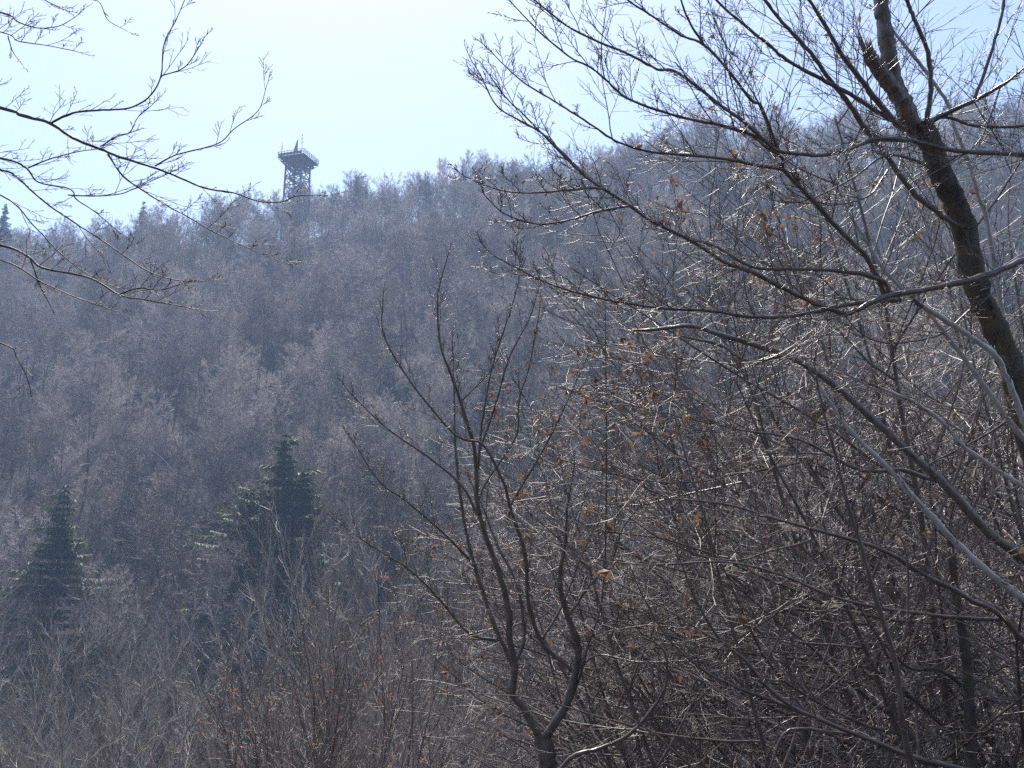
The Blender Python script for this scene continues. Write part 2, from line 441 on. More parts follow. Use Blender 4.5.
# the mass of the wood farther up: one object, a tree on every point
def forest(name, pts, rot, scl, kind):
    me = bpy.data.meshes.new(name); me.vertices.add(len(pts)); me.vertices.foreach_set('co', np.array(pts, np.float32).ravel())
    a = me.attributes.new('rot', 'FLOAT_VECTOR', 'POINT'); a.data.foreach_set('vector', np.array(rot, np.float32).ravel())
    a = me.attributes.new('scl', 'FLOAT', 'POINT'); a.data.foreach_set('value', np.array(scl, np.float32))
    a = me.attributes.new('kind', 'INT', 'POINT'); a.data.foreach_set('value', np.array(kind, np.int32))
    me.update(); o = link(name, me)
    ng = bpy.data.node_groups.new('wood', 'GeometryNodeTree')
    ng.interface.new_socket('Geometry', in_out='INPUT', socket_type='NodeSocketGeometry')
    ng.interface.new_socket('Geometry', in_out='OUTPUT', socket_type='NodeSocketGeometry')
    N, L = ng.nodes, ng.links
    gi, go = N.new('NodeGroupInput'), N.new('NodeGroupOutput')
    m2p = N.new('GeometryNodeMeshToPoints'); L.new(gi.outputs[0], m2p.inputs['Mesh'])
    join = N.new('GeometryNodeJoinGeometry')
    for k, (mt, mc) in reversed(list(enumerate(KINDS))):
        g2i = N.new('GeometryNodeGeometryToInstance')
        for me_ in (mt, mc):
            ob = next(q for q in COL.objects if q.data is me_)
            oi = N.new('GeometryNodeObjectInfo'); oi.inputs[0].default_value = ob; oi.transform_space = 'ORIGINAL'
            L.new(oi.outputs['Geometry'], g2i.inputs[0])
        L.new(g2i.outputs[0], join.inputs[0])
    iop = N.new('GeometryNodeInstanceOnPoints'); iop.inputs['Pick Instance'].default_value = True
    L.new(m2p.outputs[0], iop.inputs['Points']); L.new(join.outputs[0], iop.inputs['Instance'])
    def attr(nm, ty):
        q = N.new('GeometryNodeInputNamedAttribute'); q.data_type = ty; q.inputs['Name'].default_value = nm
        return next(s for s in q.outputs if s.enabled and s.name == 'Attribute')
    L.new(attr('kind', 'INT'), iop.inputs['Instance Index'])
    e2r = N.new('FunctionNodeEulerToRotation'); L.new(attr('rot', 'FLOAT_VECTOR'), e2r.inputs[0]); L.new(e2r.outputs[0], iop.inputs['Rotation'])
    L.new(attr('scl', 'FLOAT'), iop.inputs['Scale'])
    L.new(iop.outputs[0], go.inputs[0])
    md = o.modifiers.new('wood', 'NODES'); md.node_group = ng
    return o
fo = forest('hillside_wood', cloud, crot, cscale, ckind)
tag(fo, 'mass of bare grey trees covering the upper hillside', 'wood', kind='stuff')
print('trees', len(spots), 'in wood', len(cloud))

# the tall skyline tree and the dark one in mid slope
q = at(357, 230, 300); put_tree(0, q[0], q[1], 'tallest bare tree on the skyline, long trunk just right of the lookout tower', None,
    meshes=make_hill_tree(31, 23.0, 0.6, .55), rz=0.4)
q = at(165, 478, 178); put_tree(0, q[0], q[1], 'dark gnarled bare tree standing out in mid slope above the smaller spruce', None,
    meshes=make_hill_tree(33, 15.0, 1.1, .35, 7, M_DARK, M_DARK), rz=1.0, name='gnarled_tree')

# ------------------------------------------------------------------ spruces
def make_spruce(px, ptop, d, h, wide, label, seed, lean=0.0, full=0.85):
    rnd = random.Random(seed)
    q = at(px, ptop, d); x, y = q[0], q[1]; z0 = q[2] - h
    e = empty('spruce_tree', (x, y, z0), label, 'tree', 'spruces among the bare trees')
    link('trunk', mesh_from('trunk', *(lambda v: (v[0], [v[1]]))(tubes([([(0, 0, -3), (0.02, 0, h * .5), (lean, 0, h)], [h * .013, h * .009, 0.015])], 7)), M_DARK), e)
    V, Q = [], []; sc_ = h / 18
    z = h * 0.14; brs = []
    while z < h * 0.995:
        f = 1 - z / h
        L0 = wide * (f ** full) * (0.6 + 0.55 * rnd.random()) + 0.12
        a0 = rnd.uniform(0, 6.28); k = 6 if f > 0.1 else 4; ph = rnd.uniform(0, 6.28); L0 *= rnd.uniform(.7, 1.15)
        for j in range(k):
            if rnd.random() < 0.13: continue
            a = a0 + 6.28 * j / k + rnd.gauss(0, 0.25); L = L0 * rnd.uniform(0.45, 1.2) * (1 + .3 * math.sin(a + ph))
            dx, dy = math.cos(a), math.sin(a)
            pts = []
            for i in range(6):
                s = i / 5
                pts.append((lean * z / h + dx * L * s, dy * L * s, z + L * (0.10 * s - 0.30 * s * s * (0.4 + f) + 0.16 * s ** 3)))
            brs.append((pts, [0.03 * (1 - .7 * i / 5) for i in range(6)]))
            m = int(8 + L * 17)
            for i in range(m):
                s = (i + rnd.random()) / m; t = s * 5; ii = min(int(t), 4); t -= ii
                p = [pts[ii][c] + (pts[ii + 1][c] - pts[ii][c]) * t for c in range(3)]
                ln = (0.45 + 0.5 * (1 - s)) * (0.5 + 0.5 * min(L, 2.0) / 2) * rnd.uniform(0.6, 1.3) * sc_
                sa = a + rnd.choice((-1, 1)) * rnd.uniform(0.5, 1.2)
                dn = rnd.uniform(-0.85, 0.05)
                e3 = vnorm(math.cos(sa), math.sin(sa), dn); w = rnd.uniform(0.05, 0.11) * sc_
                nx_, ny_ = -math.sin(sa) * w, math.cos(sa) * w
                b = len(V)
                V += [(p[0] - nx_ * .4, p[1] - ny_ * .4, p[2]), (p[0] + nx_ * .4, p[1] + ny_ * .4, p[2]),
                      (p[0] + e3[0] * ln * .6 + nx_, p[1] + e3[1] * ln * .6 + ny_, p[2] + e3[2] * ln * .6 - 0.02),
                      (p[0] + e3[0] * ln, p[1] + e3[1] * ln, p[2] + e3[2] * ln - 0.06),
                      (p[0] + e3[0] * ln * .6 - nx_, p[1] + e3[1] * ln * .6 - ny_, p[2] + e3[2] * ln * .6 - 0.02)]
                Q.append((b, b + 1, b + 2, b + 3, b + 4))
        z += h * 0.036 * rnd.uniform(0.7, 1.3) * (0.6 + 0.6 * f)
    c = link('crown', mesh_from('crown', V, [np.array(Q)], M_NEEDLE, False), e)
    v, qd = tubes(brs, 3); link('boughs', mesh_from('boughs', v, [qd], M_DARK), c)
    return e
make_spruce(66, 480, 122, 28, 12.5, 'smaller dark spruce with a thin pointed tip among grey trees', 1)
make_spruce(285, 430, 124, 31, 14.5, 'broad dark green spruce, darkest crown on the slope', 2, 0.3, 0.77)
make_spruce(306, 466, 123, 26, 11.0, 'dark spruce crowding the other flank of the broad spruce', 12)
make_spruce(250, 484, 121, 23, 13, 'low dark spruce hugging the flank of the broad spruce', 8, 0, .7)
make_spruce(704, 362, 150, 20, 3.6, 'dark spruce half hidden by the twiggy thicket', 3)
make_spruce(545, 500, 125, 22, 4.0, 'dark spruce half hidden by stems of the forked tree', 9)
make_spruce(144, 200, 322, 20, 4.5, 'little spruce on the skyline beside the gap', 4)
make_spruce(6, 203, 322, 22, 5.5, 'spruce on the skyline under the drooping branches, farthest from the tower', 5)

# ------------------------------------------------------------------ lookout tower
def box(V, Q, a, b, w, t=None, upv=(0, 0, 1)):
    """a beam from a to b, w wide and t deep"""
    t = t or w
    A, B = Vector(a), Vector(b); d = (B - A).normalized(); u = Vector(upv)
    if abs(d.dot(u)) > 0.95: u = Vector((1, 0, 0))
    s = d.cross(u).normalized(); n = s.cross(d).normalized()
    k = len(V)
    for P in (A, B):
        for i, j in ((-1, -1), (1, -1), (1, 1), (-1, 1)):
            V.append(tuple(P + s * (i * w / 2) + n * (j * t / 2)))
    for f in ((0, 1, 2, 3), (7, 6, 5, 4), (0, 4, 5, 1), (1, 5, 6, 2), (2, 6, 7, 3), (3, 7, 4, 0)):
        Q.append(tuple(k + i for i in f))

def beams(name, lst, mat, parent):
    V, Q = [], []
    for b in lst: box(V, Q, *b)
    return link(name, mesh_from(name, V, [np.array(Q)], mat, False), parent)

tw = empty('lookout_tower', (TX, TY, TZ), 'dark lattice lookout tower with overhanging deck and flag above the ridge', 'tower', None, RAD(-18))
dq = at(295, 149, 322)
H = dq[2] - TZ                                                  # deck height over the ground
HW, FW = 2.8, 4.8                                               # half width of the frame and of the deck
def corner(i, z, hw=None):
    s = ((-1, -1), (1, -1), (1, 1), (-1, 1))[i % 4]; w = hw if hw else HW + 0.4 * (1 - z / H)
    return (s[0] * w, s[1] * w, z)
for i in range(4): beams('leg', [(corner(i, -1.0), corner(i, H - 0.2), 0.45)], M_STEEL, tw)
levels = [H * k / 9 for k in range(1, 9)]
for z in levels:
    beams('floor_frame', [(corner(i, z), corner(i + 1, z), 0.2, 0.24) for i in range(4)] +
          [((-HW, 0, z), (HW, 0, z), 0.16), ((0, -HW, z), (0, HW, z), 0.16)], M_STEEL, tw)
zz = [0] + levels + [H - 0.2]
for i in range(4):
    lst = []
    for a, b in zip(zz[:-1], zz[1:]):
        lst += [(corner(i, a + .1), corner(i + 1, b - .1), 0.2), (corner(i + 1, a + .1), corner(i, b - .1), 0.2)]
        m = tuple((p + q) / 2 for p, q in zip(corner(i, a), corner(i + 1, a))); m2 = tuple((p + q) / 2 for p, q in zip(corner(i, b), corner(i + 1, b)))
        lst += [(m, m2, 0.13)]
    beams('cross_brace', lst, M_STEEL, tw)
for k, (a, b) in enumerate(zip(zz[:-1], zz[1:])):                # zigzag stair inside
    y_ = -1.3 if k % 2 else 1.3; s = 1 if k % 2 else -1
    V, Q = [], []
    for off in (-0.75, 0.75):
        box(V, Q, (-s * 2.0, y_ + off, a), (s * 2.0, y_ + off, b), 0.09, 0.3)
        box(V, Q, (-s * 2.0, y_ + off, a + 1.0), (s * 2.0, y_ + off, b + 1.0), 0.07, 0.08)
    n = 13
    for i in range(n):
        f = (i + .5) / n; x = -s * 2.0 + s * 4.0 * f
        box(V, Q, (x, y_ - 0.7, a + (b - a) * f), (x, y_ + 0.7, a + (b - a) * f), 0.28, 0.05)
    box(V, Q, (s * 2.0, -2.1, b - .09), (s * 2.0, 2.1, b - .09), 1.1, 0.08)
    link('stair_flight', mesh_from('stair_flight', V, [np.array(Q)], M_STEEL, False), tw)
V, Q = [], []
for i in range(26):
    x = -FW + 2 * FW * (i + .5) / 26; box(V, Q, (x, -FW, H + .12), (x, FW, H + .12), 0.29, 0.08)
for y_ in np.linspace(-FW + .1, FW - .1, 7): box(V, Q, (-FW, y_, H - .06), (FW, y_, H - .06), 0.16, 0.26)
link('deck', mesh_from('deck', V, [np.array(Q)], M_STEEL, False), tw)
lst = []
for i in range(4):
    a = corner(i, H - 2.6, HW + .1); a2 = corner(i + 1, H - 2.6, HW + .1)
    for f in (0, .2, .4, .6, .8, 1):
        p = tuple(a[c] + (a2[c] - a[c]) * f for c in range(3)); k = FW / (HW + .1)
        lst.append((p, (p[0] * k, p[1] * k, H - .2), 0.16))
    lst.append((a, a2, 0.22))
    b_ = corner(i, H - 1.3, (HW + FW) / 2); b2 = corner(i + 1, H - 1.3, (HW + FW) / 2); lst.append((b_, b2, 0.3, 0.5))
beams('deck_strut', lst, M_STEEL, tw)
V, Q = [], []
for i in range(4):
    a, a2 = corner(i, H + .1, FW), corner(i + 1, H + .1, FW)
    n = 9
    for j in range(n):
        p = [a[c] + (a2[c] - a[c]) * j / (n - 1) for c in range(2)]
        if i % 2 and j in (0, n - 1): continue
        box(V, Q, (p[0], p[1], H + .17), (p[0], p[1], H + 1.75), 0.13)
    for zr in (0.6, 1.15, 1.78): box(V, Q, (a[0], a[1], H + zr), (a2[0], a2[1], H + zr), 0.1, 0.1)
rl = link('railing', mesh_from('railing', V, [np.array(Q)], M_STEEL, False), tw)
V, Q = [], []
box(V, Q, (-FW + .35, -FW + .12, H + .72), (FW - .9, -FW + .12, H + .72), 0.04, 0.8)
box(V, Q, (-FW + .12, -FW + .6, H + .72), (-FW + .12, FW - .6, H + .72), 0.04, 0.8)
link('railing_panel', mesh_from('railing_panel', V, [np.array(Q)], M_RAIL, False), rl)
def mast(name, x, y, h, r=0.05):
    return tube_obj(name, [([(x, y, H + .1), (x, y, H + h * .5), (x + .03, y, H + h)], [r, r * .9, r * .7])], M_METAL, tw, 6)
fp = mast('flagpole', 0.4, -1.5, 7.4, 0.1)
nz_, nx_ = 9, 6
V, Q0, Q1 = [], [], []
for i in range(nz_):
    for j in range(nx_):
        s = i / (nz_ - 1); t = j / (nx_ - 1)
        V.append((0.4 - t * (0.55 + 0.9 * s) + .05 * math.sin(s * 7), -1.5 + 0.2 * math.sin(t * 9 + s * 2) - .1 * t, H + 7.2 - 4.4 * s - 1.0 * t * (1 - .5 * s)))
for i in range(nz_ - 1):
    for j in range(nx_ - 1):
        a = i * nx_ + j; Q0.append((a, a + 1, a + nx_ + 1, a + nx_))
fm = mesh_from('flag', V, [np.array(Q0)], M_RED); fm.materials.append(M_WHITE)
fm.polygons.foreach_set('material_index', np.array([1 if (k % (nx_ - 1)) == 2 else 0 for k in range(len(Q0))], np.int32))
link('flag', fm, fp)
for x, y, h, arms in ((-3.9, -4.0, 5.6, 2), (3.5, -4.0, 7.4, 3)):
    an = mast('antenna', x, y, h, 0.09)
    beams('antenna_rod', [((x - .5 + .1 * k, y, H + h * (.55 + .17 * k)), (x + .5 - .2 * k, y, H + h * (.62 + .17 * k)), 0.11) for k in range(arms)], M_METAL, an)

# ------------------------------------------------------------------ near trees: limbs followed by eye, twigs grown on them
LEAVES = {}
def leaf_quads(V, Q, p, size, rnd):
    a = rnd.uniform(0, 6.28); e = vnorm(rnd.gauss(0, 1), rnd.gauss(0, 1), rnd.gauss(-0.8, 0.7)); s = side_dir(e, math.pi / 2, a)
    n = (e[1] * s[2] - e[2] * s[1], e[2] * s[0] - e[0] * s[2], e[0] * s[1] - e[1] * s[0])
    w = size * rnd.uniform(0.22, 0.4); c = size * rnd.uniform(0.1, 0.3)
    def P(u, v, k): return tuple(p[i] + e[i] * u + s[i] * v + n[i] * k for i in range(3))
    b = len(V)
    V += [P(0, 0, 0), P(size * .45, w, c), P(size, 0, -c * .6), P(size * .45, -w, c), P(size * .5, 0, 0)]
    Q += [(b, b + 4, b + 1), (b + 1, b + 4, b + 2), (b + 2, b + 4, b + 3), (b + 3, b + 4, b)]

TW = [dict(n=8, w=0.075, up=0.035, kids=8, start=0.15, ang=42, ratio=0.46, drop=0.4, rr=0.6, tip=0.3, rmin=0.003, flat=0.6),
      dict(n=5, w=0.09, up=0.05, kids=4, start=0.2, ang=42, ratio=0.42, drop=0.4, rr=0.6, tip=0.4, rmin=0.0024, flat=0.5),
      dict(n=3, w=0.11, up=0.06, kids=0, ang=40, ratio=.4, tip=0.55, rmin=0.0019)]
TW2 = [dict(n=6, w=0.10, up=0.05, kids=5, start=0.2, ang=44, ratio=0.42, drop=0.4, rr=0.6, tip=0.3, rmin=0.0028, flat=0.5),
       dict(n=3, w=0.12, up=0.07, kids=0, ang=44, ratio=0.45, tip=0.5, rmin=0.002)]

HTW = [dict(n=7, w=0.06, up=0.03, kids=5, start=0.25, ang=38, ratio=0.45, drop=0.4, rr=0.6, tip=0.3, rmin=0.0024, flat=0.7),
       dict(n=4, w=0.08, up=0.05, kids=2, start=0.3, ang=38, ratio=0.4, tip=0.4, rmin=0.002, flat=0.5),
       dict(n=2, w=0.08, up=0.05, kids=0, ang=40, ratio=.4, tip=0.5, rmin=0.0016)]

def limb(pts, d0, d1, w0, w1, seed=0, bow=0.0, k=0.33):
    """pixels of a limb and its distance at both ends -> points in the place and radii"""
    rnd = random.Random(seed * 131 + int(pts[0][0] * 7 + pts[-1][1]))
    n = len(pts); ln = [0.0]
    for a, b in zip(pts[:-1], pts[1:]): ln.append(ln[-1] + math.hypot(b[0] - a[0], b[1] - a[1]))
    out = []
    for (x, y), l in zip(pts, ln):
        f = l / ln[-1]; d = d0 + (d1 - d0) * f + bow * math.sin(f * math.pi)
        out.append((*at(x, y, d), (w0 + (w1 - w0) * f) * k / F * d))
    C = spline(out, 5)
    nC = len(C)
    J = np.array([[rnd.gauss(0, 1) for _ in range(3)] for _ in range(nC)]) * np.minimum(C[:, 3:4] * 0.14, 0.003)
    J[0] = 0
    P = [tuple(v) for v in (C[:, :3] + J)]
    r = [max(float(v), 0.0022) * (1 + 0.06 * rnd.gauss(0, 1)) for v in C[:, 3]]
    return P, r

def sprout(poly, every, lo, hi, rnd, S=TW, ang=50, start=0.0, upbias=0.25, flat=0.65, rmax=0.006):
    """twigs along a limb"""
    out = [[] for _ in S]
    P, r = poly
    acc = rnd.uniform(0, every); tot = sum(math.dist(a, b) for a, b in zip(P[:-1], P[1:])); run = 0.0
    side = 1
    for i in range(len(P) - 1):
        a, b = P[i], P[i + 1]; L = math.dist(a, b) + 1e-9
        d = ((b[0] - a[0]) / L, (b[1] - a[1]) / L, (b[2] - a[2]) / L)
        while acc < L:
            t = acc / L; f = (run + acc) / tot
            if f >= start:
                p = tuple(a[c] + (b[c] - a[c]) * t for c in range(3))
                side = -side
                e = side_dir(d, RAD(ang) * rnd.uniform(0.7, 1.3), (0 if side > 0 else math.pi) + rnd.gauss(0, 0.5) if rnd.random() < flat else rnd.uniform(0, 6.28))
                e = vnorm(e[0], e[1], e[2] + upbias * rnd.uniform(0.2, 1.4))
                ln = rnd.uniform(lo, hi) * (1 - 0.55 * f) * (0.55 if rnd.random() < 0.5 else 1.0)
                grow(out, p, e, ln, min(r[i] * 0.6, rmax * (0.5 + ln / hi * .6)), 0, S, rnd)
            acc += every * rnd.uniform(0.5, 1.5)
        acc -= L; run += L
    if len(P) > 2:                                               # the leader runs on into a twig
        a, b = P[-2], P[-1]; L = math.dist(a, b) + 1e-9
        grow(out, b, tuple((b[c] - a[c]) / L for c in range(3)), hi * 0.22, r[-1], 0, S, rnd)
    return out

def build_limb(parent, poly, mat, twigs=None, sides=7, name='limb', tmat=M_TWIG, rough=0.05):
    o = tube_obj(name, [poly], mat, parent, sides, rough, origin=parent.location)
    if twigs:
        V, Q = tubes_mixed([(twigs[0], 5), (sum(twigs[1:], []), 4)])
        link('twigs', mesh_from('twigs', V - np.array(parent.location), [Q], tmat), o)
    return o

def root_down(px, py, d, w0, w1, dz=None):
    """trunk points from the ground up to a pixel"""
    p = at(px, py, d)
    return p

# --- the mossy leaning tree
D = 9.0
foot = at(1160, 700, 9.3); fx, fy = foot[0] + 0.1, foot[1]
mt = empty('mossy_tree', (fx, fy, hz(fx, fy)), 'mossy leaning tree with a splintered stub and limbs fanning over the slope', 'tree')
tr = limb([(1150, 1000), (1095, 700), (1050, 510), (1022, 412), (1011, 366), (996, 328), (977, 288), (963, 225), (951, 195), (940, 172), (929, 140), (918, 122)], 9.3, 8.9, 38, 24, k=.42)
tr = ([(fx, fy, hz(fx, fy) - 0.3)] + tr[0], [0.26] + tr[1])
tro = tube_obj('trunk', [tr], M_MOSSY, mt, 20, 0.07, origin=mt.location)
rnd = random.Random(5)
V, Q = [], []
P_, r_ = tr
for _ in range(5200):
    i = rnd.randrange(8, len(P_) - 1); t = rnd.random(); a, b = P_[i], P_[i + 1]
    if rnd.random() > 0.35 + 0.65 * abs(math.sin(i * 1.7)): continue
    d = vnorm(*(b[c] - a[c] for c in range(3))); e = side_dir(d, math.pi / 2, rnd.uniform(0, 6.28))
    p = tuple(a[c] + (b[c] - a[c]) * t + e[c] * r_[i] * 0.97 - mt.location[c] for c in range(3))
    ln = rnd.uniform(0.012, 0.034); s = side_dir(e, math.pi / 2, rnd.uniform(0, 6.28)); w = rnd.uniform(.003, .007)
    e2 = vnorm(e[0] + rnd.gauss(0, .5), e[1] + rnd.gauss(0, .5), e[2] - .3 + rnd.gauss(0, .5))
    k = len(V); V += [tuple(p[c] - s[c] * w for c in range(3)), tuple(p[c] + s[c] * w for c in range(3)), tuple(p[c] + e2[c] * ln for c in range(3))]
    Q.append((k, k + 1, k + 2))
link('moss', mesh_from('moss', V, [np.array(Q)], M_MOSS, False), tro)

stub = limb([(899, 100), (893, 88), (883, 76), (873, 62), (868, 50)], 8.85, 8.7, 17, 13, k=.48)
so = build_limb(mt, stub, M_LIMB, None, 10, 'broken_stub', rough=0.1)
V, Q = [], []
for k in range(16):
    a = k / 16 * 6.28; i = len(stub[0]) - 3
    c0 = stub[0][-2]; r0 = stub[1][-1] * 0.85; dd = vnorm(*(stub[0][-1][c] - stub[0][-3][c] for c in range(3)))
    e = side_dir(dd, math.pi / 2, a); ln = rnd.uniform(.05, .14) + (.2 if e[0] < -0.3 and rnd.random() < .6 else 0)
    w = r0 * .26; s = side_dir(e, math.pi / 2, 0)
    base = [c0[c] + e[c] * r0 - mt.location[c] for c in range(3)]
    tip = [base[c] + dd[c] * ln + e[c] * .01 for c in range(3)]; inn = [base[c] - e[c] * .02 for c in range(3)]
    b = len(V); V += [tuple(base[c] - s[c] * w for c in range(3)), tuple(base[c] + s[c] * w for c in range(3)), tuple(inn), tuple(tip)]
    Q += [(b, b + 1, b + 3), (b + 1, b + 2, b + 3), (b + 2, b, b + 3)]
link('splinters', mesh_from('splinters', V, [np.array(Q)], M_WOOD, False), so)

MOSSY = [  # pixels, distance at start and end, width at start and end, twig spacing, twig length
    ([(930, 140), (911, 123), (903, 102), (894, 82), (890, 62), (887, 44), (884, 22), (881, 0), (878, -60), (872, -140)], 8.95, 8.7, 24, 11, .35, .9),
    ([(908, 128), (900, 126), (888, 114), (865, 85), (841, 53), (824, 23), (809, 0), (785, -45)], 8.9, 7.9, 11, 4, .22, .9),
    ([(905, 140), (880, 138), (868, 132), (850, 105), (827, 76), (806, 47), (783, 23), (765, 0), (740, -40)], 8.9, 8.0, 10, 4, .22, .9),
    ([(900, 122), (885, 117), (850, 94), (821, 79), (787, 60), (768, 44), (736, 18), (716, 0), (690, -30)], 8.9, 7.4, 8, 3, .2, .8),
    ([(1075, 160), (1024, 155), (958, 151), (925, 144), (911, 141), (876, 139), (850, 149), (821, 155), (780, 151), (762, 138), (742, 120), (724, 108), (678, 73), (657, 69), (628, 54), (581, 34), (549, 12), (520, -14)], 8.7, 6.9, 9, 2.5, .14, .75),
    ([(778, 150), (762, 108), (751, 100), (728, 70), (704, 45), (681, 35), (655, 18), (628, 0), (600, -25)], 7.9, 6.8, 6, 2.5, .16, .7),
    ([(704, 45), (690, 23), (681, 0), (676, -30)], 7.2, 6.9, 4, 2.5, .16, .5),
    ([(780, 152), (759, 138), (724, 126), (693, 120), (657, 110), (625, 97), (605, 79), (590, 67), (570, 57), (543, 35), (520, 12)], 7.9, 7.0, 6, 2, .13, .7),
    ([(835, 225), (806, 193), (784, 170), (782, 158), (763, 145)], 8.3, 7.9, 8, 5, .3, .5),
    ([(784, 170), (753, 164), (719, 158), (675, 154), (646, 151), (616, 141), (593, 126), (570, 111), (549, 98), (523, 82), (499, 60)], 8.0, 7.2, 6, 1.8, .15, .6),
    ([(885, 295), (876, 274), (860, 250), (835, 225), (806, 193)], 8.55, 8.2, 9, 8, .3, .6),
    ([(1030, 258), (1000, 270), (967, 281), (929, 289), (885, 297), (860, 308), (847, 313), (832, 310), (797, 295), (753, 272), (724, 262), (690, 240), (653, 222), (628, 205), (593, 182), (573, 163), (540, 132), (499, 108), (482, 78)], 8.6, 7.3, 11, 2, .15, .7),
    ([(890, 294), (882, 281), (850, 272), (797, 269), (753, 267), (714, 246), (680, 236)], 8.5, 8.0, 8, 4, .18, .7),
    ([(590, 180), (581, 173), (552, 144), (526, 117), (508, 100), (493, 80)], 7.5, 7.2, 4, 1.8, .15, .45),
    ([(610, 192), (596, 188), (567, 190), (529, 193), (499, 190), (468, 178)], 7.5, 7.0, 4, 1.8, .15, .45),
    ([(628, 206), (596, 212), (570, 220), (537, 224), (505, 214), (489, 200)], 7.6, 7.0, 4.5, 2, .12, .45),
    ([(900, 300), (885, 301), (850, 304), (799, 315), (755, 317), (711, 311), (661, 308), (603, 299), (550, 284), (505, 262)], 8.5, 7.4, 8, 2, .11, .75),
    ([(926, 122), (930, 100), (931, 76), (926, 47), (914, 18), (907, 0), (900, -40)], 8.9, 8.7, 9, 6, .3, .7),
    ([(918, 130), (947, 113), (976, 100), (1001, 86)], 8.9, 8.5, 10, 6, .25, .6),
    ([(975, 98), (988, 62), (999, 26), (1004, 0), (1008, -50)], 8.6, 8.5, 6, 4, .25, .6),
    ([(930, 120), (947, 117), (976, 126), (1024, 126), (1070, 120)], 8.9, 8.3, 6, 4, .25, .6),
    ([(876, 140), (888, 158), (911, 190), (935, 211), (952, 222)], 8.8, 8.8, 8, 9, .3, .5),
    ([(940, 172), (908, 158), (882, 157), (856, 176), (818, 196), (790, 203), (778, 196)], 8.9, 8.0, 4.5, 2, .16, .5),
    ([(888, 170), (870, 195), (840, 204), (810, 200), (790, 190), (782, 180)], 8.6, 8.0, 3.5, 1.8, .16, .4),
    ([(970, 310), (945, 332), (915, 341), (885, 343), (862, 334), (850, 322)], 8.8, 8.2, 4, 2, .16, .5),
    ([(1001, 86), (985, 130), (970, 150), (930, 175)], 8.5, 8.4, 3, 2, .2, .4),
]
for k, (pts, d0, d1, w0, w1, ev, ln) in enumerate(MOSSY):
    rnd = random.Random(300 + k)
    poly = limb(pts, d0, d1, w0, w1, k, k=.44 if k == 0 else .31)
    build_limb(mt, poly, M_LIMB, sprout(poly, ev * .8, ln * .3, ln * 1.7, rnd, ang=38, upbias=.2), 8)

